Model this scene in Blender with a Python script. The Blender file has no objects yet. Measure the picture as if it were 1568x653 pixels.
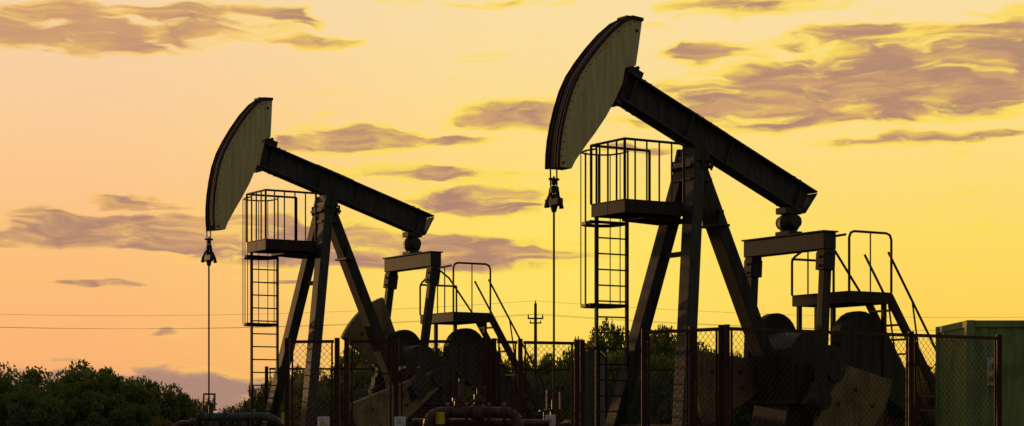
import bpy, bmesh, math, random
from mathutils import Vector, Matrix
import numpy as np
random.seed(4)
scene=bpy.context.scene
CAMH=0.9
# ------------------------------------------------------------------ helpers
def new_mat(name):
    m=bpy.data.materials.new(name); m.use_nodes=True
    nt=m.node_tree; b=nt.nodes['Principled BSDF']
    return m,nt,b
def paint(name,c1,c2,rough=0.6,scale=3.0,thr=(0.45,0.65),metal=0.0,bump=0.15,streak=0.6):
    m,nt,b=new_mat(name)
    tc=nt.nodes.new('ShaderNodeTexCoord')
    n=nt.nodes.new('ShaderNodeTexNoise'); n.inputs['Scale'].default_value=scale; n.inputs['Detail'].default_value=6; n.inputs['Roughness'].default_value=0.7
    nt.links.new(tc.outputs['Object'],n.inputs['Vector'])
    r=nt.nodes.new('ShaderNodeValToRGB'); r.color_ramp.elements[0].position=thr[0]; r.color_ramp.elements[1].position=thr[1]
    r.color_ramp.elements[0].color=(*c1,1); r.color_ramp.elements[1].color=(*c2,1)
    nt.links.new(n.outputs['Fac'],r.inputs['Fac'])
    mp=nt.nodes.new('ShaderNodeMapping'); mp.inputs['Scale'].default_value=(9,9,0.8)
    nt.links.new(tc.outputs['Object'],mp.inputs['Vector'])
    n2=nt.nodes.new('ShaderNodeTexNoise'); n2.inputs['Scale'].default_value=1.6; n2.inputs['Detail'].default_value=3
    nt.links.new(mp.outputs['Vector'],n2.inputs['Vector'])
    mr=nt.nodes.new('ShaderNodeMapRange'); mr.inputs['From Min'].default_value=0.35; mr.inputs['From Max'].default_value=0.65; mr.inputs['To Min'].default_value=streak; mr.inputs['To Max'].default_value=1.1
    nt.links.new(n2.outputs['Fac'],mr.inputs['Value'])
    mx=nt.nodes.new('ShaderNodeMix'); mx.data_type='RGBA'; mx.blend_type='MULTIPLY'; mx.inputs['Factor'].default_value=1
    nt.links.new(r.outputs['Color'],mx.inputs['A']); nt.links.new(mr.outputs['Result'],mx.inputs['B'])
    nt.links.new(mx.outputs['Result'],b.inputs['Base Color'])
    b.inputs['Roughness'].default_value=rough; b.inputs['Metallic'].default_value=metal
    b.inputs['Specular IOR Level'].default_value=0.2
    bp=nt.nodes.new('ShaderNodeBump'); bp.inputs['Strength'].default_value=bump; bp.inputs['Distance'].default_value=0.02
    nt.links.new(n.outputs['Fac'],bp.inputs['Height']); nt.links.new(bp.outputs['Normal'],b.inputs['Normal'])
    return m
M_DARK=paint('dark_grey_paint',(0.048,0.046,0.039),(0.052,0.038,0.028))
M_BEAM=paint('beam_grey_paint',(0.068,0.067,0.060),(0.066,0.050,0.037))
M_RUST=paint('rusty_edge',(0.07,0.028,0.017),(0.04,0.024,0.02),scale=6)
M_CREAM=paint('faded_yellow_paint',(0.60,0.51,0.22),(0.34,0.23,0.10),scale=2.3,thr=(0.58,0.80),streak=.85)
M_CREAMD=paint('dirty_yellow_paint',(0.29,0.22,0.09),(0.11,0.07,0.035),scale=2.0,thr=(0.45,0.72),streak=.75)
M_RAIL=paint('handrail_paint',(0.035,0.027,0.018),(0.045,0.02,0.013),scale=8)
M_FENCE=paint('fence_red_brown_paint',(0.08,0.028,0.016),(0.04,0.02,0.015),scale=8)
M_WIRE=paint('galvanised_wire',(0.10,0.08,0.06),(0.07,0.04,0.02),scale=10,metal=0.3)
M_ROPE=paint('steel_rope',(0.05,0.045,0.04),(0.035,0.026,0.022),metal=0.4)
M_GREEN=paint('container_green_paint',(0.27,0.34,0.10),(0.19,0.22,0.08),scale=1.5,streak=.8)
M_WHITE=paint('white_paint',(0.8,0.8,0.75),(0.6,0.58,0.52),scale=7)
M_YEL=paint('sign_yellow_paint',(0.75,0.5,0.03),(0.6,0.38,0.03),scale=7)
M_PIPE=paint('pipe_red_brown_paint',(0.14,0.075,0.055),(0.08,0.045,0.035),scale=7,rough=0.4)
M_BLUEP=paint('pipe_grey_blue_paint',(0.11,0.12,0.12),(0.06,0.05,0.04),scale=7,rough=0.5)
M_CONC=paint('concrete',(0.28,0.26,0.23),(0.2,0.18,0.16),scale=4)
M_WOOD=paint('weathered_wood',(0.09,0.07,0.05),(0.05,0.04,0.03),scale=4)
M_BARK=paint('bark',(0.06,0.045,0.03),(0.03,0.025,0.018),scale=8)

class B:
    def __init__(s): s.v=[]; s.f=[]
    def add(s,vs,fs):
        o=len(s.v); s.v+= [tuple(x) for x in vs]; s.f+=[tuple(i+o for i in f) for f in fs]
    def bar(s,p,q,w,h,up=(0,0,1)):
        p=Vector(p);q=Vector(q);d=(q-p).normalized();u=Vector(up)
        if abs(d.dot(u))>0.99:u=Vector((1,0,0))
        r=d.cross(u).normalized();u=r.cross(d).normalized()
        vs=[]
        for c in(p,q):
            for a,b_ in((-1,-1),(1,-1),(1,1),(-1,1)): vs.append(c+r*a*w/2+u*b_*h/2)
        s.add(vs,[(0,1,2,3),(7,6,5,4),(0,4,5,1),(1,5,6,2),(2,6,7,3),(3,7,4,0)])
    def box(s,a0,a1,b0,b1,z0,z1):
        vs=[(a,b,z) for z in(z0,z1) for a,b in((a0,b0),(a1,b0),(a1,b1),(a0,b1))]
        s.add(vs,[(0,3,2,1),(4,5,6,7),(0,1,5,4),(1,2,6,5),(2,3,7,6),(3,0,4,7)])
    def tube(s,p,q,r,r2=None,n=12):
        r2=r if r2 is None else r2
        p=Vector(p);q=Vector(q);d=(q-p).normalized();u=Vector((0,0,1)) if abs(d.z)<0.9 else Vector((1,0,0))
        x=d.cross(u).normalized();y=x.cross(d)
        vs=[]
        for c,rr in((p,r),(q,r2)):
            for i in range(n):
                t=2*math.pi*i/n; vs.append(c+(x*math.cos(t)+y*math.sin(t))*rr)
        fs=[(i,(i+1)%n,n+(i+1)%n,n+i) for i in range(n)]
        fs+=[tuple(range(n))[::-1],tuple(range(n,2*n))]
        s.add(vs,fs)
    def path(s,pts,r,n=8):
        for i in range(len(pts)-1):
            s.tube(pts[i],pts[i+1],r,n=n)
    def prism(s,poly,b0,b1):
        n=len(poly)
        vs=[(a,b0,z) for a,z in poly]+[(a,b1,z) for a,z in poly]
        s.add(vs,[tuple(range(n)),tuple(range(n,2*n))[::-1]]+[(i,n+i,n+(i+1)%n,(i+1)%n) for i in range(n)])
    def ball(s,c,r,n=10,sz=1.0):
        prof=[(math.sin(math.pi*i/n)*r,-math.cos(math.pi*i/n)*r*sz) for i in range(1,n)]
        m=12; vs=[]
        for rr,z in prof:
            for j in range(m): t=2*math.pi*j/m; vs.append((c[0]+rr*math.cos(t),c[1]+rr*math.sin(t),c[2]+z))
        fs=[]
        for i in range(len(prof)-1):
            for j in range(m): fs.append((i*m+j,i*m+(j+1)%m,(i+1)*m+(j+1)%m,(i+1)*m+j))
        fs.append(tuple(range(m))[::-1]); k=(len(prof)-1)*m; fs.append(tuple(range(k,k+m)))
        s.add(vs,fs)
    def done(s,name,mat,parent=None,bevel=0.0,loc=(0,0,0),rot=0):
        me=bpy.data.meshes.new(name); me.from_pydata(s.v,[],s.f); me.update()
        bm=bmesh.new(); bm.from_mesh(me); bmesh.ops.recalc_face_normals(bm,faces=bm.faces); bm.to_mesh(me); bm.free()
        me.materials.append(mat)
        o=bpy.data.objects.new(name,me); scene.collection.objects.link(o)
        o.location=loc; o.rotation_euler=(0,0,rot)
        if parent: o.parent=parent
        if bevel>0:
            md=o.modifiers.new('bevel','BEVEL'); md.width=bevel; md.segments=2; md.limit_method='ANGLE'
        return o
def empty(name,loc=(0,0,0),rot=0,scale=(1,1,1)):
    e=bpy.data.objects.new(name,None); scene.collection.objects.link(e)
    e.location=loc; e.rotation_euler=(0,0,rot); e.scale=scale; e.empty_display_size=0.2
    return e
def arc(c,r,a0,a1,n):
    return [(c[0]+r*math.cos(math.radians(a0+(a1-a0)*i/n)),c[1]+r*math.sin(math.radians(a0+(a1-a0)*i/n))) for i in range(n+1)]

# ------------------------------------------------------------------ pumpjack
HEAD=[(1.266,7.20),(1.50,7.22),(1.70,7.12),(1.97,6.90),(2.24,6.62),(2.46,6.36),(2.65,6.10),(2.79,5.83),(2.90,5.52),(2.985,5.22),(3.04,4.95),(3.07,4.70),(3.078,4.46)]
HEADB=[(2.80,4.46),(2.72,4.60),(2.52,4.85),(2.30,5.11),(2.06,5.42),(1.86,5.74),(1.70,6.05),(1.64,6.33),(1.40,6.40),(1.33,6.80)]
def pumpjack(loc,rot,xs_,zs,T,pin_ang,near,far):
    root=empty('oil_pumpjack',loc,rot,(xs_,1,zs))
    PV=(0.0,5.85); ct,st=math.cos(math.radians(T)),math.sin(math.radians(T))
    def F(al,pe,b=0): return (PV[0]+al*ct-pe*st,b,PV[1]+al*st+pe*ct)
    def F2(al,pe): v=F(al,pe); return (v[0],v[2])
    c23,s23=math.cos(math.radians(23)),math.sin(math.radians(23))
    def H(p):
        a,z=p[0],p[1]-4.95
        return (a*c23+z*s23,-a*s23+z*c23)
    up=(-st,0,ct)
    g=B()
    for pe,th in((0.095,0.035),(0.615,0.035)):
        x0=-2.90 if pe>0.3 else -2.74
        g.bar(F(x0,pe),F(1.94,pe),0.34,th,up)
    g.bar(F(-2.80,0.355),F(1.92,0.355),0.05,0.483,up)
    for al in(-2.55,-0.72,0.30,1.70):
        g.bar(F(al,0.114),F(al,0.596),0.25 if abs(al)>0.5 else 0.27,0.025,(ct,0,st))
    g.bar(F(-0.55,0.645),F(0.5,0.645),0.26,0.022,up)
    g.add([F(-2.80,0.114,-.15),F(-2.80,0.114,.15),F(-2.93,0.60,.15),F(-2.93,0.60,-.15),F(-2.78,0.114,-.15),F(-2.78,0.114,.15),F(-2.90,0.596,.15),F(-2.90,0.596,-.15)],[(0,1,2,3),(7,6,5,4),(0,4,5,1),(1,5,6,2),(2,6,7,3),(3,7,4,0)])
    g.done('walking_beam',M_BEAM,root,0.006)
    g=B()
    for al in(-2.45,-2.3,-.25,-.1,.1,.25,1.4,1.55,1.75):
        for b in(-.13,.13):
            g.tube(F(al,0.06,b),F(al,0.08,b),0.022,n=6); g.tube(F(al,0.632,b),F(al,0.655,b),0.018,n=6)
    g.done('beam_bolts',M_DARK,root)
    hp=[F2(*H(p)) for p in HEAD]; hb=[F2(*H(p)) for p in HEADB]
    g=B(); 
    for b0,b1 in((-.165,-.14),(.14,.165)): g.prism(hp+hb,b0,b1)
    g.done('head_side_plates',M_CREAM,root,0.004)
    g=B(); allp=hp+hb; n=len(allp)
    for i in range(len(hp)-1,n-1):
        p,q=allp[i],allp[i+1]; g.bar((p[0],0,p[1]),(q[0],0,q[1]),0.275,0.02,(q[1]-p[1],0,-(q[0]-p[0])))
    g.done('head_back_plates',M_DARK,root)
    g=B()
    for i in range(len(hp)-1):
        p=Vector((hp[i][0],0,hp[i][1])); q=Vector((hp[i+1][0],0,hp[i+1][1])); d=(q-p).normalized(); nn=Vector((-d.z,0,d.x))
        if nn.x<0 and i>2: nn=-nn
        if i<=2 and nn.z<0: nn=-nn
        e=d*0.008
        g.bar(p+nn*0.012-e,q+nn*0.012+e,0.40,0.028,tuple(nn))
        for b in(-.19,.19): g.bar(p+nn*0.035-e+Vector((0,b,0)),q+nn*0.035+e+Vector((0,b,0)),0.025,0.05,tuple(nn))
    g.done('head_arc_face',M_RUST,root,0.003)
    g=B()
    for i in range(1,len(hp)-1):
        for k in(0.0,0.5):
            x=hp[i][0]*(1-k)+hp[i+1][0]*k; z=hp[i][1]*(1-k)+hp[i+1][1]*k
            cx,cz=x-0.06,z-0.045
            g.tube((cx,.165,cz),(cx,.175,cz),0.011,n=8)
    p=hp[0]; 
    g.tube((p[0]+.12,.165,p[1]-.18),(p[0]+.12,.172,p[1]-.18),0.03,n=10)
    g.tube((hp[-1][0]-.1,.165,hp[-1][1]+.08),(hp[-1][0]-.1,.172,hp[-1][1]+.08),0.025,n=10)
    g.done('head_rivets',M_RUST,root)
    g=B()
    g.bar(F(1.72,0.65),F(2.02,0.70),0.30,0.06,up); g.bar(F(1.62,0.70,.1),F(1.90,0.70,.1),0.06,0.12,up); g.bar(F(1.62,0.70,-.1),F(1.9,0.70,-.1),0.06,0.12,up)
    g.tube(F(1.80,0.76,-.18),F(1.80,0.76,.18),0.035); g.bar(F(1.85,0.02),F(2.18,0.07),0.3,0.09,up); g.tube(F(1.95,-.02,-.2),F(1.95,-.02,.2),0.04)
    g.bar(F(1.93,0.05),F(1.95,0.66),0.30,0.03,(ct,0,st))
    g.bar((hp[1][0]-.12,0,hp[1][1]+.04),(hp[1][0]+.10,0,hp[1][1]+.04),0.3,0.04)
    g.done('head_brackets',M_DARK,root,0.005)
    wx=3.075; zb=hp[-1][1]+0.1
    cb=hp[-1][1]-0.60
    g=B()
    for b in(-.10,.10): g.tube((wx+0.01,b,zb),(wx,b,cb+.16),0.014,n=8)
    for i in range(len(hp)-1):
        for b in(-.1,.1):
            p=hp[i];q=hp[i+1]; g.tube((p[0]+.035,b,p[1]+.015),(q[0]+.035,b,q[1]+.015),0.014,n=6)
    g.tube((wx,0,cb+.45),(wx,0,1.0),0.02,n=10)
    g.done('bridle_and_polished_rod',M_ROPE,root)
    g=B()
    g.bar((wx,-.20,cb),(wx,.20,cb),0.12,0.11)
    for b in(-.11,.11):
        g.tube((wx,b,cb-.08),(wx,b,cb+.13),0.06,0.04); g.tube((wx,b,cb+.13),(wx,b,cb+.26),0.04,0.022)
    g.tube((wx,0,cb-.18),(wx,0,cb-.05),0.04,0.075); g.tube((wx,0,cb+.05),(wx,0,cb+.13),0.07); g.tube((wx,0,cb+.16),(wx,0,cb+.28),0.06); g.tube((wx,0,cb+.30),(wx,0,cb+.38),0.045)
    for sx in(-1,1): g.bar((wx+sx*.085,0,cb+.13),(wx+sx*.16,0,cb-.02),0.04,0.04); g.tube((wx+sx*.16,0,cb-.11),(wx+sx*.15,0,cb+.02),0.045,0.025)
    g.bar((wx-.10,0,cb+.40),(wx+.10,0,cb+.40),0.05,0.04)
    g.done('carrier_bar_hanger',M_ROPE,root,0.004)
    g=B()
    for sb in(-1,1):
        g.bar((0.05,sb*.15,5.62),(1.11,sb*1.12,0.35),0.30,0.24,(1,0,0.2))
    g.bar((-0.12,0,5.5),(-2.55,0,0.35),0.36,0.26,(1,0,0.4))
    g.done('samson_post_legs',M_DARK,root,0.012)
    g=B()
    g.box(-.27,.27,-.30,.30,5.55,5.60); g.box(-.22,.22,-.26,.26,5.602,5.66); g.tube((0,-.24,5.82),(0,.24,5.82),0.13); g.box(-.17,.17,-.24,.24,5.662,5.78)
    for b in(-.27,.27): g.prism([(-.2,5.664),(.2,5.664),(.13,5.93),(-.13,5.93)],b-.03,b+.03)
    g.box(-.12,.12,-.14,.14,5.80,5.94)
    g.box(-.24,.26,-.30,.30,5.30,5.36)
    for x in(-.2,0,.2):
        for b in(-.32,.32): g.tube((x,b,5.50),(x,b,5.7),0.025,n=6)
    g.box(-.55,-.44,-.26,.26,4.55,4.80); g.box(-.66,-.40,-.30,.30,4.50,4.545)
    def leg(sb,z): k=(5.62-z)/(5.62-.35); return (0.05+1.06*k,sb*(.15+.97*k),z)
    for z in(3.95,0.8): g.bar(leg(-1,z),leg(1,z),0.08,0.09)
    g.done('saddle_bearing_and_gussets',M_DARK,root,0.008)
    g=B()
    for b in(-.95,.95): g.box(-6.2,1.7,b-.15,b+.15,0.12,0.36)
    for a in(1.1,-0.4,-1.6,-2.55,-3.6,-4.8,-6.0): g.box(a-.12,a+.12,-1.3,1.3,0.14,0.34)
    g.done('base_skid',M_DARK,root,0.01)
    g=B(); g.box(-6.6,2.0,-1.5,1.5,-0.1,0.118); g.done('concrete_foundation',M_CONC,root)
    g=B()
    A0,A1,B0,B1,ZF=0.42,1.75,-.75,.30,4.87
    g.box(A0,A1,B0,B0+.05,ZF-.24,ZF-.02); g.box(A0,A1,B1-.05,B1,ZF-.24,ZF-.02); g.box(A0,A0+.05,B0+.052,B1-.052,ZF-.24,ZF-.02); g.box(A1-.05,A1,B0+.052,B1-.052,ZF-.24,ZF-.02)
    g.box(A0-.01,A1+.01,B0-.01,B1+.01,ZF-.018,ZF)
    g.box(A0,A1,-.25,-.2,ZF-.24,ZF-.03)
    g.bar((.20,-.2,ZF-.31),(1.2,-.2,ZF-.27),0.7,0.07)
    g.done('front_platform_floor',M_RAIL,root,0.004)
    g=B(); ZR=5.94
    C=[(A0,B1),(A1,B1),(A1,B0),(A0,B0)]
    g.path([(x,y,ZR) for x,y in C],0.024)
    for x,y in C: g.tube((x,y,ZF),(x,y,ZR),0.026)
    for x in(.70,.98,1.26,1.52): g.tube((x,B1,ZF),(x,B1,ZR),0.016,n=6)
    for y in(.05,-.22,-.48): g.tube((A1,y,ZF),(A1,y,ZR),0.018,n=6)
    g.tube((.92,B0,ZF),(.92,B0,ZR),0.018)
    g.done('front_platform_handrail',M_RAIL,root)
    g=B(); LB=-.78
    for a in(.92,1.61): g.bar((a,LB,0.2),(a,LB,ZF-.02),0.06,0.05,(1,0,0))
    z=0.5
    while z<ZF-.1: g.tube((.92,LB,z),(1.61,LB,z),0.016,n=6); z+=0.29
    g.tube((1.61,LB,ZF-.02),(1.61,LB,ZR),0.02)
    hoop=[(1.63,LB),(1.66,-1.05),(1.60,-1.30),(1.42,-1.42),(1.12,-1.42),(.93,-1.30),(.88,-1.05),(.92,LB)]
    for zz,w in((3.04,0.06),(4.56,0.06)):
        for i in range(len(hoop)-1):
            g.bar((*hoop[i],zz),(*hoop[i+1],zz),0.02,w)
        g.bar((.9,LB-.02,zz),(1.75,LB-.02,zz),0.05,0.05)
    for x,y in hoop[1:-1]: 
        g.tube((x,y,3.02),(x,y,ZR-.05),0.010,n=6)
    for i in range(len(hoop)-1): g.bar((*hoop[i],ZR-.05),(*hoop[i+1],ZR-.05),0.02,0.03)
    g.done('caged_ladder',M_RAIL,root)
    tx,_,tz=F(-2.5,0.07)
    yz=tz-0.50
    g=B()
    g.box(tx-.20,tx+.20,-.15,.15,tz-.10,tz+.02); g.ball((tx,0,tz-.27),0.22,sz=.95); g.tube((tx,-.24,tz-.25),(tx,.24,tz-.25),0.13)
    g.box(tx-.17,tx+.17,-.2,.2,yz,yz+.07); g.tube((tx,0,yz+.07),(tx,0,tz-.3),0.17,0.14)
    g.done('tail_bearing',M_DARK,root,0.01)
    g=B(); g.box(tx-.15,tx+.15,-1.17,1.17,yz-.34,yz-.032)
    g.box(tx-.19,tx+.19,-1.2,1.2,yz-.03,yz-.0)
    for b in(-1.05,1.05): g.box(tx-.12,tx+.12,b-.12,b+.12,yz-.46,yz-.342)
    g.done('equalizer_beam',M_DARK,root,0.012)
    SH=(-2.65,1.85); pa=math.radians(pin_ang); PIN=(SH[0]+.72*math.cos(pa),SH[1]+.72*math.sin(pa))
    g=B()
    for b in(-1.05,1.05):
        p=(tx,b,yz-.40); q=(PIN[0],b,PIN[1])
        d=(Vector(q)-Vector(p))
        g.bar(p,Vector(p)+d*.12,0.24,0.28,(1,0,0)); g.bar(Vector(p)+d*.10,q,0.16,0.18,(1,0,0))
        g.bar(Vector(p)+d*.88,q,0.2,0.3,(1,0,0)); g.tube((PIN[0],b-.12,PIN[1]),(PIN[0],b+.12,PIN[1]),0.19,n=20)
        for k in(.03,.09): 
            c=Vector(p)+d*k; g.tube((c.x-.17,b,c.z),(c.x+.17,b,c.z),0.03,n=6)
    g.done('pitman_arms',M_DARK,root,0.012)
    g=B()
    for b in(-.88,.88):
        e=(SH[0]+.95*math.cos(pa),SH[1]+.95*math.sin(pa))
        g.bar((SH[0]-.3*math.cos(pa),b,SH[1]-.3*math.sin(pa)),(e[0],b,e[1]),0.16,0.34,(math.sin(pa),0,-math.cos(pa)))
        g.tube((SH[0],b-.12,SH[1]),(SH[0],b+.12,SH[1]),0.22,n=20)
        g.tube((PIN[0],b-.1,PIN[1]),(PIN[0],b+(.3 if b>0 else -.3),PIN[1]),0.07)
    g.tube((SH[0],-.95,SH[1]),(SH[0],.95,SH[1]),0.10)
    g.done('cranks',M_DARK,root,0.01)
    for nm,(ang,half,rr,back),b0 in(('counterweight_near',near,.78),('counterweight_far',far,-.94)):
        g=B()
        ca=math.radians(ang); c=(SH[0]-back*math.cos(ca),SH[1]-back*math.sin(ca))
        poly=[(c[0]+.2*math.cos(ca+1.57),c[1]+.2*math.sin(ca+1.57))]+arc(c,rr,ang+half,ang-half,14)+[(c[0]-.2*math.cos(ca+1.57),c[1]-.2*math.sin(ca+1.57))]
        g.prism(poly,b0,b0+.16)
        o=g.done(nm,M_CREAMD,root,0.015)
        g=B()
        for r_ in(.45*rr,.8*rr):
            for da in(-.45,.45):
                x=c[0]+r_*math.cos(ca+da*math.radians(half)); z=c[1]+r_*math.sin(ca+da*math.radians(half))
                g.tube((x,b0-.02,z),(x,b0+.185,z),0.04,n=6)
        g.done(nm+'_bolts',M_RUST,root)
    g=B()
    g.prism([(-3.35,1.3),(-2.0,1.3),(-1.95,1.6)]+arc((-2.40,2.10),.50,20,150,10)+[(-3.0,2.35),(-3.35,2.2)],-.55,.55)
    g.prism([(-3.5,1.22),(-1.85,1.22),(-1.85,1.298),(-3.5,1.298)],-.65,.65)
    g.prism([(-3.5,.36),(-1.7,.36),(-1.9,1.218),(-3.4,1.218)],-.5,.5)
    for k in range(5):
        x=-3.2+.28*k; g.box(x-.015,x+.015,.552,.60,1.3,2.0)
    g.done('gear_reducer',M_DARK,root,0.02)
    g=B(); g.tube((-2.57,-.78,2.50),(-2.57,-.60,2.50),0.50,n=28); g.tube((-2.57,-.6,2.5),(-2.57,-.5,2.5),0.12); g.done('brake_drum',M_DARK,root,0.012)
    g=B()
    poly=[]
    for i in range(15):
        t=math.radians(-60+ (i)*(205)/14); poly.append((-3.72+.58*math.cos(t),2.44+.58*math.sin(t)))
    for i in range(9):
        t=math.radians(145+i*(155)/8); poly.append((-5.05+.26*math.cos(t),1.25+.26*math.sin(t)))
    g.prism(poly,.26,.52)
    o=g.done('belt_guard',M_DARK,root,0.02)
    g=B()
    g.tube((-5.05,-.6,1.25),(-5.05,.2,1.25),0.27,n=20); g.tube((-5.05,-.72,1.25),(-5.05,-.6,1.25),0.22,n=20)
    for i in range(12):
        t=2*math.pi*i/12; g.bar((-5.05+.28*math.cos(t),-.5,1.25+.28*math.sin(t)),(-5.05+.28*math.cos(t),.1,1.25+.28*math.sin(t)),0.02,0.03)
    g.box(-5.35,-4.75,-.6,.3,.85,.98); g.prism([(-5.5,.36),(-4.6,.36),(-4.75,.848),(-5.35,.848)],-.55,.3)
    g.done('electric_motor',M_DARK,root,0.008)
    g=B(); a0,a1,b0,b1,zf=-4.2,-3.12,-.82,.82,3.37
    g.box(a0,a1,b0,b0+.05,zf-.22,zf-.02); g.box(a0,a1,b1-.05,b1,zf-.22,zf-.02); g.box(a0,a0+.05,b0+.052,b1-.052,zf-.22,zf-.02); g.box(a1-.05,a1,b0+.052,b1-.052,zf-.22,zf-.02)
    g.box(a0-.01,a1+.01,b0-.01,b1+.01,zf-.018,zf)
    for a,b in((a0+.1,b0+.1),(a0+.1,b1-.1),(a1-.1,b0+.1),(a1-.1,-.2)): g.box(a-.04,a+.04,b-.04,b+.04,.36,zf-.222)
    g.done('rear_platform_floor',M_RAIL,root,0.004)
    g=B(); R=.024; zt=4.50
    g.path([(a1,b1,zf),(a1,b1,zt-.12),(a1-.04,b1,zt-.03),(a1-.13,b1,zt),(a0+.13,b1,zt),(a0+.04,b1,zt-.03),(a0,b1,zt-.12),(a0,b1,zf)],R)
    g.tube(((a0+a1)/2,b1,zf),((a0+a1)/2,b1,zt),.014)
    g.path([(a1,b0,zf),(a1,b0,4.04),(a1,b0+.08,4.12),(a1,b0+.65,4.36),(a1,b0+.85,4.42),(a1,b1-.1,4.44)],R)
    g.path([(a1,b0,4.08),(a0,b0,4.08),(a0,b0,zf)],R)
    g.path([(a1,b0+.85,4.42),(a1-.35,b0+.85,4.2),(a0,b0+.8,zf+.02)],R)
    for b in(-.35,.05,.4): g.tube((a1,b,zf),(a1,b,4.26+ (b+.35)*.22),.015,n=6)
    g.done('rear_platform_handrail',M_RAIL,root)
    g=B()
    for b in(.08,.74): g.bar((-4.22,b,zf-.05),(-6.5,b,.02),0.05,0.15,(0.8,0,.5))
    for i in range(1,12):
        k=i/12; g.box(-4.22-2.28*k-.10,-4.22-2.28*k+.10,.10,.72,zf-.05-3.3*k-.015,zf-.05-3.3*k+.015)
    for b in(.08,.74):
        g.path([(-4.2,b,4.15),(-6.35,b,1.0),(-6.42,b,.2)],R)
        for k in(.35,.7): g.tube((-4.22-2.28*k,b,zf-.05-3.3*k),(-4.2-2.15*k+.12,b,4.15-3.15*k+.15),.018,n=6)
    g.done('rear_stair',M_RAIL,root)
    g=B(); 
    for z0,z1,r in((0,.25,.2),(.25,.30,.26),(.31,.36,.26),(.36,.62,.12),(.62,.66,.2),(.67,.71,.2),(.71,.95,.10),(.95,.99,.16),(.99,1.08,.07),(1.08,1.12,.09),(1.12,1.28,.045)): g.tube((wx,0,z0),(wx,0,z1),r,n=16)
    g.tube((wx-.35,0,.82),(wx+.45,0,.82),.06); 
    for x in(-.33,-.27,.25,.32,.43): g.tube((wx+x,0,.82),(wx+x+.03,0,.82),.11,n=14)
    g.tube((wx,-.4,.5),(wx,.4,.5),.055); g.tube((wx,.38,.5),(wx,.42,.5),.11); g.tube((wx,-.42,.5),(wx,-.38,.5),.11)
    g.tube((wx+.2,0,.82),(wx+.2,0,1.08),.02); g.tube((wx+.2,-.0,1.08),(wx+.2,0,1.1),.1)
    for sx in(-1,1): g.box(wx+sx*.14-.02,wx+sx*.14+.02,-.025,.025,1.12,1.42)
    g.box(wx-.16,wx+.16,-.03,.03,1.422,1.46); g.box(wx-.18,wx+.18,-.05,.05,1.08,1.118)
    g.path([(wx+.45,0,.82),(wx+.75,0,.80),(wx+.9,0,.7),(wx+.95,0,.4),(wx+.95,0,0)],.06,n=12)
    g.done('wellhead',M_PIPE,root,0.0)
    return root
R32=math.radians(212)
pumpjack((3.28,35.7,0),R32,.978,.99,23,-50,(238,50,1.50,.05),(-10,22,1.95,.0))
pumpjack((-4.42,46.5,0),R32,.97,1.052,16.5,-25,(-28,14,2.5,.0),(50,22,2.0,0))

# ------------------------------------------------------------------ fences
def fence(pts,h=2.25,posts_extra=(),cell=0.105):
    root=empty('chain_link_fence')
    g=B(); w=B()
    for i in range(len(pts)-1):
        p=Vector((*pts[i],0));q=Vector((*pts[i+1],0)); L=(q-p).length; d=(q-p)/L
        g.bar(p+d*.06+Vector((0,0,h-.03)),q-d*.06+Vector((0,0,h-.03)),.04,.05); g.bar(p+d*.06+Vector((0,0,.12)),q-d*.06+Vector((0,0,.12)),.04,.05)
        g.bar(p+d*.09+Vector((0,0,.14)),p+d*.09+Vector((0,0,h-.05)),.035,.03); g.bar(q-d*.09+Vector((0,0,.14)),q-d*.09+Vector((0,0,h-.05)),.035,.03)
        z0,z1=.14,h-.05; H_=z1-z0; s0,s1=.1,L-.1
        k=-H_+s0
        while k<s1:
            for sg in(1,-1):
                sa,sb=k,k+H_; za,zb=z0,z1
                if sa<s0: za+=s0-sa; sa=s0
                if sb>s1: zb-=sb-s1; sb=s1
                if sb-sa>.02:
                    if sg==-1: za_,zb_=z0+z1-za,z0+z1-zb
                    else: za_,zb_=za,zb
                    off=d.cross(Vector((0,0,1)))*(.003*sg)
                    w.tube(p+d*sa+Vector((0,0,za_))+off,p+d*sb+Vector((0,0,zb_))+off,.0036,n=3)
            k+=cell
    for x,y in pts: g.bar((x,y,-.1),(x,y,h+.03),.08,.08,(1,0,0))
    g.done('posts_and_rails',M_FENCE,root); w.done('wire_mesh',M_WIRE,root)
    return root
fence([(3.07,28.0),(6.14,30.15),(7.78,31.3)])
fence([(1.97,29.2),(2.62,28.55),(3.0,28.1)])
fence([(-3.75,32.7),(-2.90,32.5)])
fence([(-2.74,32.5),(-1.92,32.5),(-.39,32.6)])
fence([(-.30,32.7),(.14,32.9),(1.10,33.3)])
fence([(1.20,33.35),(1.6,36.5),(1.9,40)])
fence([(-6.2,49.5),(-3.4,49.8),(-.6,50.2),(2.2,50.4),(5.0,50.6)])

# ------------------------------------------------------------------ container
root=empty('shipping_container',(7.66,33.0,0),0)
g=B(); L,W,Hc=6.06,2.44,2.6
def corr(p0,dx,n,z0,z1,inv):
    vs=[];fs=[]
    seq=[]
    step=L/n
    for i in range(n):
        x=i*step
        seq+=[(x,0),(x+step*.3,0),(x+step*.5,.036),(x+step*.8,.036)]
    seq=[(min(max(x,.12),L-.12),y) for x,y in seq]+[(L-.12,0)]
    for x,y in seq: vs+= [(x,p0+y*inv,z0),(x,p0+y*inv,z1)]
    for i in range(len(seq)-1): fs.append((2*i,2*i+2,2*i+3,2*i+1))
    return vs,fs
v,f=corr(.03,0,22,.15,Hc-.1,1); g.add(v,f)
v,f=corr(W-.03,0,22,.15,Hc-.1,-1); g.add(v,f)
g.box(.03,.05,.1,W-.1,.15,Hc-.1); g.box(L-.05,L-.03,.1,W-.1,.15,Hc-.1)
g.box(.02,L-.02,.02,W-.02,Hc-.05,Hc-.03)
g.done('corrugated_walls',M_GREEN,root)
g=B()
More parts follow.
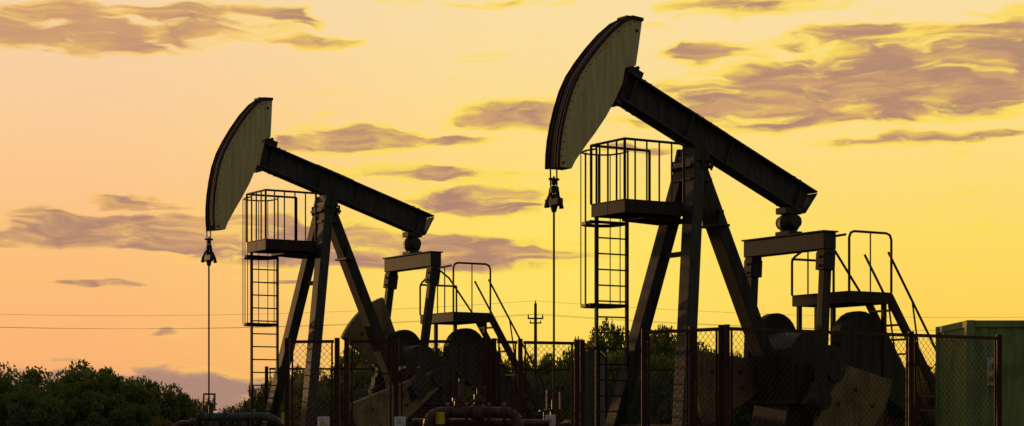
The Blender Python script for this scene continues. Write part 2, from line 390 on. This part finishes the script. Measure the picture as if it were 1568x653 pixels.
for x in(0,L-.14):
    for y in(0,W-.14): g.box(x,x+.14,y,y+.14,0.02,Hc)
for y in(0.0,W-.08): g.box(.142,L-.142,y+.004,y+.076,Hc-.12,Hc-.004); g.box(.142,L-.142,y+.004,y+.076,.03,.17)
for x in(0,L-.08): g.box(x+.004,x+.076,.142,W-.142,Hc-.12,Hc-.004); g.box(x+.004,x+.076,.142,W-.142,.03,.17)
g.done('corner_posts_and_rails',M_GREEN,root,0.006)
g=B(); g.box(.34,.52,-.012,.0,1.50,1.97); g.done('warning_plate',M_WHITE,root)
g=B(); g.add([(.35,-.016,1.74),(.51,-.016,1.74),(.43,-.016,1.92)],[(0,1,2)]); g.box(.355,.505,-.017,-.014,1.54,1.66); g.done('warning_triangle',M_YEL,root)
g=B(); g.bar((.43,-.020,1.78),(.43,-.020,1.86),.018,.006,(0,1,0)); g.bar((.37,-.02,1.62),(.49,-.02,1.62),.004,.012); g.bar((.37,-.02,1.58),(.47,-.02,1.58),.004,.012); g.done('warning_marks',M_DARK,root)

# ------------------------------------------------------------------ pipework
root=empty('pipe_manifold',(0,0,0))
g=B(); y=31.0
def flange(b,x,z,ax='x',r=.13,yy=y):
    if ax=='x': b.tube((x-.025,yy,z),(x-.003,yy,z),r,n=18); b.tube((x+.003,yy,z),(x+.025,yy,z),r,n=18)
    else: b.tube((x,yy,z-.025),(x,yy,z-.003),r,n=18); b.tube((x,yy,z+.003),(x,yy,z+.025),r,n=18)
pts=[(-1.33,y,-.1),(-1.33,y,.82)]+[(-1.13-.2*math.cos(t),y,.84+.2*math.sin(t)) for t in(.0,.4,.8,1.2,1.57)]+[(-.1,y,1.04)]+[(-.1+.2*math.sin(t),y,.84+.2*math.cos(t)) for t in(.4,.8,1.2,1.57)]+[(.1,y,-.1)]
g.path(pts,.085,n=14)
for x in(-1.02,-.72,-.36,-.12): flange(g,x,1.04,r=.15)
g.ball((-.54,y,1.04),.15); g.tube((-.54,y,1.0),(-.54,y,1.32),.065); flange(g,-.54,1.22,'z',.12); g.tube((-.54,y,1.3),(-.54,y,1.44),.02); g.tube((-.54,y,1.42),(-.54,y,1.445),.13,n=18)
g.tube((-.86,y,1.0),(-.86,y,1.24),.055); flange(g,-.86,1.24,'z',.09)
g.path([(-1.6,y+.4,.88),(-.4,y+.4,.88),(.6,y+.4,.86)],.06,n=12)
g.done('flanged_pipes',M_PIPE,root)
g=B(); g.tube((-.80,y-.02,1.16),(-.80,y-.02,1.52),.03); g.tube((-.80,y-.02,1.52),(-.80,y-.02,1.57),.045); g.box(-.83,-.77,y-.05,y+.01,1.06,1.16); g.done('pressure_gauge_riser',M_PIPE,root)
g=B(); g.box(-1.20,-1.06,y-.14,y-.12,.85,1.04); g.done('tag_plate',M_YEL,root)
root=empty('flow_line_pipe')
g=B(); y=41.0
pts=[(-6.6,y,.98),(-5.2,y,1.0)]+[(-5.2+.45*math.sin(t),y,.55+.45*math.cos(t)) for t in(.3,.6,.9,1.2,1.57)]+[(-4.75,y,-.1)]
g.path(pts,.085,n=14)
for x in(-6.5,-6.0,-5.4): flange(g,x,.985,'x',.16,y)
g.tube((-6.3,y,1.0),(-6.3,y,1.25),.05); g.tube((-6.3,y,1.24),(-6.3,y,1.27),.13)
for x in(-6.2,-5.6): g.box(x-.05,x+.05,y-.05,y+.05,-.1,.9)
g.done('pipe_run',M_BLUEP,root)
g=B(); g.box(-4.80,-4.68,y-.25,y-.23,.85,1.08); g.done('tag_plate',M_YEL,root)
def cabinet(x,y,z,w,h):
    r=empty('junction_box',(x,y,0)); g=B(); g.box(-w/2,w/2,-.1,.1,z,z+h); g.box(-w/2+.015,w/2-.015,-.112,-.102,z+.015,z+h-.015); g.done('enclosure',M_WHITE,r,.006)
    g=B(); g.box(-.03,.03,-.03,.03,-.1,z-.002); g.done('stand_post',M_DARK,r)
    g=B(); g.add([(-w*.28,-.116,z+.08),(w*.28,-.116,z+.08),(0,-.116,z+h*.7)],[(0,1,2)]); g.done('hazard_mark',M_YEL,r)
cabinet(-3.0,31.2,.75,.17,.22); cabinet(-1.78,31.2,.77,.17,.2); cabinet(.62,31.6,.8,.16,.2)

# ------------------------------------------------------------------ power poles & lines
def pole(x,y,h=9.9):
    r=empty('power_pole',(x,y,0)); g=B(); g.tube((0,0,-.3),(0,0,h),.17,.11,n=10); g.bar((-.6,0,h-1.15),(.6,0,h-1.15),.1,.12); g.bar((-.45,0,h-1.5),(.45,0,h-1.5),.1,.1)
    g.done('mast_and_crossarms',M_WOOD,r)
    g=B()
    for xx in(-.55,.55): g.tube((xx,0,h-1.1),(xx,0,h-.85),.06,.04)
    g.tube((0,0,h),(0,0,h+.2),.06,.04); 
    for xx in(-.4,.4): g.tube((xx,0,h-1.45),(xx,0,h-1.3),.05,.03)
    g.done('insulators',M_DARK,r)
P=[(-120,160),(-58,155),(1.8,150),(62,160),(120,170)]
for p in P: pole(*p)
root=empty('overhead_power_lines'); g=B()
for i in range(len(P)-1):
    for dx,zz in((-.55,9.08),(.55,9.08),(0,10.1)):
        pr=None
        for k in range(17):
            t=k/16; q=(P[i][0]*(1-t)+P[i+1][0]*t+dx,P[i][1]*(1-t)+P[i+1][1]*t,zz-4*t*(1-t)*1.0)
            if pr: g.tube(pr,q,.009,n=4)
            pr=q
g.done('conductors',M_ROPE,root)

# ------------------------------------------------------------------ ground
def ground():
    xs=np.concatenate([-np.geomspace(3000,20,30),np.linspace(-18,18,30),np.geomspace(20,3000,30)])
    ys=np.concatenate([[-300,-100,-30,-10],np.linspace(0,70,50),np.geomspace(75,4000,30)])
    vs=[];fs=[]
    for yy in ys:
        for xx in xs:
            r=max(0,abs(yy-40)-26)/30+max(0,abs(xx)-14)/30
            z=min(1,r)*0.12*math.sin(xx*.21+1)*math.cos(yy*.17)
            vs.append((xx,yy,z-.02))
    n=len(xs)
    for j in range(len(ys)-1):
        for i in range(n-1): fs.append((j*n+i,j*n+i+1,(j+1)*n+i+1,(j+1)*n+i))
    g=B(); g.add(vs,fs)
    m=paint('grass_and_dirt',(0.05,0.055,0.022),(0.10,0.075,0.045),scale=.35,rough=.95,bump=.4)
    return g.done('ground',m)
ground()
rng=np.random.default_rng(3)
def fast_mesh(name,V,F,mat,k=3):
    me=bpy.data.meshes.new(name); me.vertices.add(len(V)); me.vertices.foreach_set('co',V.astype(np.float32).ravel())
    nf=len(F); me.loops.add(nf*k); me.loops.foreach_set('vertex_index',F.astype(np.int32).ravel())
    me.polygons.add(nf); me.polygons.foreach_set('loop_start',np.arange(nf,dtype=np.int32)*k); me.polygons.foreach_set('loop_total',np.full(nf,k,dtype=np.int32))
    me.update(calc_edges=True); me.materials.append(mat); return me
def leafmat(name,c1,c2,tr):
    m,nt,b=new_mat(name)
    g=nt.nodes.new('ShaderNodeNewGeometry'); tc=nt.nodes.new('ShaderNodeTexCoord')
    n=nt.nodes.new('ShaderNodeTexNoise'); n.inputs['Scale'].default_value=2.5; nt.links.new(tc.outputs['Object'],n.inputs['Vector'])
    ad=nt.nodes.new('ShaderNodeMath'); ad.operation='MULTIPLY_ADD'; ad.inputs[1].default_value=.6; nt.links.new(g.outputs['Random Per Island'],ad.inputs[0]); 
    nt.links.new(n.outputs['Fac'],ad.inputs[2])
    r=nt.nodes.new('ShaderNodeValToRGB'); r.color_ramp.elements[0].position=.45; r.color_ramp.elements[1].position=1.0; r.color_ramp.elements[0].color=(*c1,1); r.color_ramp.elements[1].color=(*c2,1)
    nt.links.new(ad.outputs[0],r.inputs['Fac']); nt.links.new(r.outputs['Color'],b.inputs['Base Color']); b.inputs['Roughness'].default_value=.75; b.inputs['Specular IOR Level'].default_value=.15
    t=nt.nodes.new('ShaderNodeBsdfTranslucent'); nt.links.new(r.outputs['Color'],t.inputs['Color'])
    mx=nt.nodes.new('ShaderNodeMixShader'); mx.inputs[0].default_value=tr; out=nt.nodes['Material Output']
    nt.links.new(b.outputs[0],mx.inputs[1]); nt.links.new(t.outputs[0],mx.inputs[2]); nt.links.new(mx.outputs[0],out.inputs['Surface'])
    return m
M_LEAF=leafmat('leaves',(0.075,0.12,0.026),(0.17,0.20,0.045),.32)
M_LEAFW=leafmat('warm_leaves',(0.12,0.11,0.025),(0.20,0.14,0.04),.45)
M_GRASS=leafmat('grass_blades',(0.05,0.06,0.02),(0.11,0.09,0.04),.3)
N=26000
gx=rng.uniform(-26,26,N); gy=rng.uniform(46,85,N); hh=rng.uniform(.15,.75,N)*(.5+.5*np.abs(np.sin(gx*.7+gy*.3)))
an=rng.uniform(0,6.28,N); w=rng.uniform(.02,.05,N)
V=np.zeros((N,3,3)); V[:,0]=np.stack([gx-w*np.cos(an),gy-w*np.sin(an),0*gx-.03],1); V[:,1]=np.stack([gx+w*np.cos(an),gy+w*np.sin(an),0*gx-.03],1); V[:,2]=np.stack([gx+rng.normal(0,.12,N),gy+rng.normal(0,.12,N),hh],1)
me=fast_mesh('rough_grass',V.reshape(-1,3),np.arange(3*N).reshape(-1,3),M_GRASS); scene.collection.objects.link(bpy.data.objects.new('rough_grass',me))

def bush_mesh(seed,n=19000,leaf=.062,spread=1.0):
    r=np.random.default_rng(seed)
    nc=70
    th=r.uniform(0,6.28,nc); rad=np.sqrt(r.uniform(0,1,nc))*.85; zc=.10+.76*np.sqrt(np.clip(1-rad**2,0,1))*r.uniform(.3,1.05,nc)
    C=np.stack([rad*np.cos(th),rad*np.sin(th),zc],1); cr=r.uniform(.09,.22,nc)
    idx=r.integers(0,nc,n)
    d=r.normal(0,1,(n,3)); d/=np.linalg.norm(d,axis=1)[:,None]
    rr=cr[idx]*r.uniform(.3,1.1,n)**.6
    P=C[idx]+d*rr[:,None]*np.array([1.15,1.15,.8])
    k=n//40; tip=r.integers(0,nc,26); 
    ti=r.integers(0,26,k); tt=r.uniform(.6,1.2,k); td=r.normal(0,.7,(26,3)); td[:,2]=np.abs(td[:,2])+.3; td/=np.linalg.norm(td,axis=1)[:,None]
    P[:k]=C[tip[ti]]+td[ti]*(cr[tip[ti]]*tt)[:,None]+r.normal(0,.02,(k,3))
    P[:,2]=np.maximum(P[:,2],.02)
    a=r.normal(0,1,(n,3)); a/=np.linalg.norm(a,axis=1)[:,None]; b=np.cross(a,r.normal(0,1,(n,3))); b/=np.linalg.norm(b,axis=1)[:,None]
    s=(leaf*r.uniform(.5,1.2,n)/2.0)[:,None]
    V=np.stack([P-a*s,P+b*s*.55,P+a*s,P-b*s*.55],1).reshape(-1,3)
    return V,np.arange(4*n).reshape(-1,4)
def make_bush_variants(mat,tag,seeds,**k):
    out=[]
    for s in seeds:
        V,F=bush_mesh(s,**k); out.append(fast_mesh('foliage_'+tag,V,F,mat,4))
    return out
VAR=make_bush_variants(M_LEAF,'green',[1,2,3,4,5]); VARW=make_bush_variants(M_LEAFW,'warm',[11,12],n=9000)
tg=B(); rnd=random.Random(9)
for i in range(9):
    t=rnd.uniform(0,6.28); r1=rnd.uniform(.2,.6); z1=rnd.uniform(.4,.8)
    m_=(r1*.45*math.cos(t),r1*.45*math.sin(t),z1*.5)
    tg.tube((.03*math.cos(t),.03*math.sin(t),-.05),m_,.03,.02,n=6); tg.tube(m_,(r1*math.cos(t),r1*math.sin(t),z1),.02,.006,n=5)
    tg.tube(m_,(r1*math.cos(t+.8)*.8,r1*math.sin(t+.8)*.8,z1*1.05),.013,.004,n=5)
tro=tg.done('stems',M_BARK); TR=tro.data; bpy.data.objects.remove(tro)
def bush(x,y,rad,h,warm=False,name='bush'):
    e=empty(name,(x,y,-.03),rnd.uniform(0,6.28),(rad,rad,h))
    o=bpy.data.objects.new('foliage',rnd.choice(VARW if warm else VAR)); scene.collection.objects.link(o); o.parent=e
    o=bpy.data.objects.new('stems',TR); scene.collection.objects.link(o); o.parent=e
for x,y,r,h in[(-15.6,56,2.0,2.3),(-13.8,55,1.9,2.5),(-12.2,57,1.8,2.65),(-11.2,55,1.6,2.5),(-10.1,56,1.2,2.3),(-14.6,53,1.5,1.9),(-12.9,53,1.4,1.9),(-11.4,53.5,1.3,1.8),(-10.2,53.6,.9,1.5),
    (-7.2,58,1.0,2.3),(-6.2,60,1.2,2.8),(-4.9,60,1.5,3.3),(-3.4,61,1.6,3.6),(-1.9,60,1.5,3.4),(-.5,61,1.3,3.1),(.9,60,1.4,3.1),(2.3,60,1.3,3.7),(3.3,59,1.3,4.2),(4.6,60,1.4,4.0),(5.9,61,1.5,3.6),(7.4,60,1.5,3.5),(9.2,60,1.6,3.2),(10.8,60,1.6,3.1),(12.6,61,1.6,3.0),(15,60,1.8,3.1),
    (-5.6,55,1.3,2.2),(-4.0,55,1.4,2.6),(-2.6,55,1.4,2.6),(-1.1,55,1.3,2.5),(.3,55,1.3,2.5),(1.7,55,1.3,2.8),(2.9,55,1.2,3.2),(4.2,55,1.3,3.0),(5.6,55,1.4,2.8),(7.2,55,1.4,2.6)]:
    bush(x,y,r,h)
for x,y,r,h in[(-9.0,57,.8,1.7),(-8.2,58,.7,1.5),(10.1,46,.95,2.5),(-8.8,49,.5,1.05),(11.6,47,.9,2.2),(9.0,47,.7,1.8)]: bush(x,y,r,h,True)
N=42000; cx=rng.uniform(-150,150,260); hc_=rng.uniform(2.5,6.0,260)*(.7+.3*np.sin(cx*.06))
idx=rng.integers(0,260,N); P3=np.stack([cx[idx]+rng.normal(0,1.7,N),330+rng.normal(0,5,N),np.abs(rng.normal(0,.42,N))*hc_[idx]],1); P3[:,2]=np.minimum(P3[:,2],hc_[idx]*1.0)
a=rng.normal(0,1,(N,3)); b=rng.normal(0,1,(N,3)); s=.30
V=np.stack([P3-a*s,P3+b*s,P3+a*s],1).reshape(-1,3)
me=fast_mesh('distant_tree_belt',V,np.arange(3*N).reshape(-1,3),M_LEAF); scene.collection.objects.link(bpy.data.objects.new('distant_tree_belt',me))

# ------------------------------------------------------------------ world: sunset sky with clouds
SUN_AZ=math.radians(-38); SUN_EL=math.radians(3.5)
world=bpy.data.worlds.new('World'); scene.world=world; world.use_nodes=True
try: world.cycles.sampling_method='NONE'
except Exception as ex: print(ex)
nt=world.node_tree; nt.nodes.clear()
class G:
    def __init__(s,nt): s.nt=nt
    def m(s,op,*a,clamp=False):
        n=s.nt.nodes.new('ShaderNodeMath'); n.operation=op; n.use_clamp=clamp
        for i,x in enumerate(a):
            if isinstance(x,(int,float)): n.inputs[i].default_value=x
            else: s.nt.links.new(x,n.inputs[i])
        return n.outputs[0]
    def comb(s,x,y,z):
        n=s.nt.nodes.new('ShaderNodeCombineXYZ')
        for i,v in enumerate((x,y,z)):
            if isinstance(v,(int,float)): n.inputs[i].default_value=v
            else: s.nt.links.new(v,n.inputs[i])
        return n.outputs[0]
    def noise(s,vec,scale,detail,rough=.5,color=False):
        n=s.nt.nodes.new('ShaderNodeTexNoise'); s.nt.links.new(vec,n.inputs['Vector'])
        n.noise_dimensions='2D'
        n.inputs['Scale'].default_value=scale; n.inputs['Detail'].default_value=detail; n.inputs['Roughness'].default_value=rough
        return n.outputs['Color' if color else 'Fac']
    def smooth(s,x,a,b,c=0,d=1):
        n=s.nt.nodes.new('ShaderNodeMapRange'); n.interpolation_type='SMOOTHSTEP'
        s.nt.links.new(x,n.inputs['Value'])
        for k,v in(('From Min',a),('From Max',b),('To Min',c),('To Max',d)): n.inputs[k].default_value=v
        return n.outputs['Result']
    def mix(s,f,a,b,mode='MIX'):
        n=s.nt.nodes.new('ShaderNodeMix'); n.data_type='RGBA'; n.blend_type=mode
        if isinstance(f,(int,float)): n.inputs['Factor'].default_value=f
        else: s.nt.links.new(f,n.inputs['Factor'])
        for k,v in(('A',a),('B',b)):
            if isinstance(v,tuple): n.inputs[k].default_value=(*v,1)
            else: s.nt.links.new(v,n.inputs[k])
        return n.outputs['Result']
    def ramp(s,x,stops):
        n=s.nt.nodes.new('ShaderNodeValToRGB'); s.nt.links.new(x,n.inputs['Fac']); cr=n.color_ramp
        while len(cr.elements)<len(stops): cr.elements.new(.5)
        for e,(p,c) in zip(cr.elements,stops): e.position=p; e.color=(*c,1)
        return n.outputs['Color']
def lin(r,g,b):
    f=lambda c:(c/255/12.92) if c/255<=.04045 else ((c/255+.055)/1.055)**2.4
    return (f(r),f(g),f(b))
# cloud banks: azimuth, elevation (deg), half-length, half-height, slope, weight
CL=[(-12.2,11.1,5.0,.85,.06,1.5),(-13.5,12.4,2.8,.4,.0,1.0),(10.2,9.85,6.4,.85,.08,2.0),(14.2,10.1,5.2,1.35,.05,2.2),(8.9,8.9,5.2,.5,.01,1.8),(0.2,8.85,2.3,.38,.03,1.4),
 (-4.85,8.1,2.6,.40,.02,1.5),(-2.0,8.15,1.8,.16,.0,1.0),(-2.6,7.2,2.7,.24,-.02,1.2),(-1.0,6.4,2.6,.44,.02,1.5),(-9.8,5.4,6.0,.66,.0,2.2),(-4.0,4.95,7.0,.58,-.02,2.0),(-10.6,6.25,1.9,.18,.0,1.1),
 (-11.7,3.9,1.7,.13,.04,.9),(12.1,8.05,2.8,.18,.03,1.1),(6.8,11.9,2.9,.30,.05,.8),(-.9,12.0,1.0,.15,.1,.7),(9.2,11.0,1.9,.28,.06,1.1),(-10,2.6,.9,.09,.0,.8),
 (-12.6,1.8,.7,.1,.0,.9),(-13.0,.45,7.5,1.15,.0,2.0),(-6.8,11.7,1.2,.24,-.15,.8),(5.65,10.6,1.3,.33,.0,1.1),(-6.0,10.9,1.6,.16,.0,.7),(3.5,7.9,1.8,.14,.0,.6),(-6.8,4.0,1.9,.09,.0,.7)]
q=G(nt)
tc=nt.nodes.new('ShaderNodeTexCoord'); sp=nt.nodes.new('ShaderNodeSeparateXYZ'); nt.links.new(tc.outputs['Generated'],sp.inputs[0])
X,Y,Z=sp.outputs
az=q.m('MULTIPLY',q.m('ARCTAN2',X,Y),57.2958); el=q.m('MULTIPLY',q.m('ARCSINE',Z),57.2958)
wc=q.noise(q.comb(q.m('MULTIPLY',az,.45),q.m('MULTIPLY',el,1.3),0),1.0,2,.5,True)
ws=nt.nodes.new('ShaderNodeSeparateColor'); nt.links.new(wc,ws.inputs[0])
azw=q.m('MULTIPLY_ADD',q.m('SUBTRACT',ws.outputs[0],.5),2.4,az); elw=q.m('MULTIPLY_ADD',q.m('SUBTRACT',ws.outputs[1],.5),.6,el)
M=None; 
for a,e,ra,re,sl,w_ in CL:
    x=q.m('MULTIPLY_ADD',azw,1/ra,-a/ra)
    y0=q.m('MULTIPLY_ADD',elw,1/re,-e/re); y=q.m('MULTIPLY_ADD',x,-sl*ra/re,y0) if sl else y0
    r2=q.m('MULTIPLY_ADD',y,y,q.m('MULTIPLY',x,x))
    v=q.m('MULTIPLY_ADD',r2,-w_,w_)
    M=v if M is None else q.m('MAXIMUM',M,v)
M=q.m('MINIMUM',q.m('MAXIMUM',M,-1.0),1.0)
outm=q.smooth(q.m('MAXIMUM',q.m('SUBTRACT',q.m('ABSOLUTE',az),19),q.m('SUBTRACT',el,14)),-1,5,-1,0.1)
M=q.m('MAXIMUM',M,outm)
def n1(a,e,det,rg=.56): return q.noise(q.comb(q.m('MULTIPLY',a,.42),q.m('MULTIPLY',e,2.1),0),1.0,det,rg)
f1=n1(azw,elw,8)
f2=q.noise(q.comb(q.m('MULTIPLY',azw,.55),q.m('MULTIPLY',elw,5.0),0),1.0,4,.5)   # soft horizontal fibres
D1=q.m('ADD',q.m('MULTIPLY_ADD',M,.62,.05),q.m('MULTIPLY',q.m('SUBTRACT',f1,.5),2.3))
D1=q.m('MULTIPLY_ADD',q.m('SUBTRACT',f2,.5),.75,D1)
f1b=n1(q.m('ADD',azw,.15),q.m('ADD',elw,-.24),5)
e01=q.m('DIVIDE',el,15.0,clamp=True)
left=q.ramp(e01,[(0,lin(236,160,118)),(.12,lin(249,178,116)),(.3,lin(252,190,122)),(.55,lin(252,203,150)),(.8,lin(247,212,170)),(1,lin(236,208,178))])
right=q.ramp(e01,[(0,lin(250,188,92)),(.15,lin(255,208,84)),(.35,lin(255,220,100)),(.55,lin(255,222,132)),(.75,lin(253,223,160)),(1,lin(248,222,176))])
col=q.mix(q.smooth(az,-13,2),left,right)
gx_=q.m('MULTIPLY_ADD',az,1/9,-1.5/9); gy_=q.m('MULTIPLY_ADD',el,1/3.4,-4.4/3.4)
gl=q.m('SUBTRACT',1.0,q.m('MULTIPLY_ADD',gx_,gx_,q.m('MULTIPLY',gy_,gy_)),clamp=True)
col=q.mix(q.m('MULTIPLY',gl,.7),col,lin(255,229,104))
warm=q.smooth(az,-12,-4)
glow=lin(255,221,84)
halo=q.m('MULTIPLY',q.m('MULTIPLY',q.smooth(D1,-.32,.05),.6),warm)
col=q.mix(halo,col,glow)
dens=q.smooth(D1,-.05,.50); core=q.smooth(D1,.02,.65)
lit=q.m('MULTIPLY',q.m('MULTIPLY',q.m('SUBTRACT',f1,f1b),6.5,clamp=True),q.smooth(D1,1.0,.25))
ccol=q.mix(q.smooth(el,6,12),lin(178,134,112),lin(184,142,114))
ccol=q.mix(q.m('MULTIPLY',q.smooth(az,-9,-12),q.smooth(el,9,11)),ccol,lin(206,152,116))
ccol=q.mix(q.smooth(f1b,.40,.65),lin(208,158,112),ccol)
thin=q.mix(q.smooth(az,-11,-3),lin(251,194,114),glow)
thin=q.mix(q.m('MULTIPLY',q.smooth(az,-7,-10),q.smooth(el,9,11)),thin,lin(252,206,104))
ccol2=q.mix(core,thin,ccol)
ccol2=q.mix(q.m('MULTIPLY',lit,.8),ccol2,thin)
hor=q.smooth(el,2.2,1.0); 
ccol2=q.mix(hor,ccol2,lin(172,134,120))
col=q.mix(dens,col,ccol2)
yy=q.smooth(Y,-.25,.75); up=q.smooth(el,14,55)
dim=q.mix(q.smooth(el,0,40),(0.165,0.14,0.12),(0.13,0.14,0.165))
col=q.mix(up,col,(0.26,0.265,0.28))
col=q.mix(yy,dim,col)
col=q.mix(q.smooth(el,-3,0),(0.05,0.045,0.035),col)
sky=nt.nodes.new('ShaderNodeTexSky'); sky.sky_type='NISHITA'; sky.sun_disc=False; sky.sun_elevation=SUN_EL; sky.sun_rotation=SUN_AZ
bg1=nt.nodes.new('ShaderNodeBackground'); nt.links.new(col,bg1.inputs['Color']); bg1.inputs['Strength'].default_value=.98
bg2=nt.nodes.new('ShaderNodeBackground'); nt.links.new(sky.outputs[0],bg2.inputs['Color']); bg2.inputs['Strength'].default_value=.003
ad=nt.nodes.new('ShaderNodeAddShader'); nt.links.new(bg1.outputs[0],ad.inputs[0]); nt.links.new(bg2.outputs[0],ad.inputs[1])
wo=nt.nodes.new('ShaderNodeOutputWorld'); nt.links.new(ad.outputs[0],wo.inputs['Surface'])
sd=bpy.data.lights.new('sun','SUN'); sd.energy=1.6; sd.angle=math.radians(.5); sd.color=(1,.55,.22)
so=bpy.data.objects.new('sun',sd); scene.collection.objects.link(so)
dv=Vector((math.sin(SUN_AZ)*math.cos(SUN_EL),math.cos(SUN_AZ)*math.cos(SUN_EL),math.sin(SUN_EL)))
so.rotation_euler=dv.to_track_quat('Z','Y').to_euler()
cd=bpy.data.cameras.new('camera'); cd.lens=68.88; cd.sensor_width=36; cd.shift_y=.2031; cd.clip_end=6000; cd.clip_start=.1
co=bpy.data.objects.new('camera',cd); scene.collection.objects.link(co); co.location=(0,0,CAMH); co.rotation_euler=(math.pi/2,0,0)
scene.camera=co
scene.view_settings.view_transform='Standard'; scene.view_settings.look='None'; scene.view_settings.exposure=0
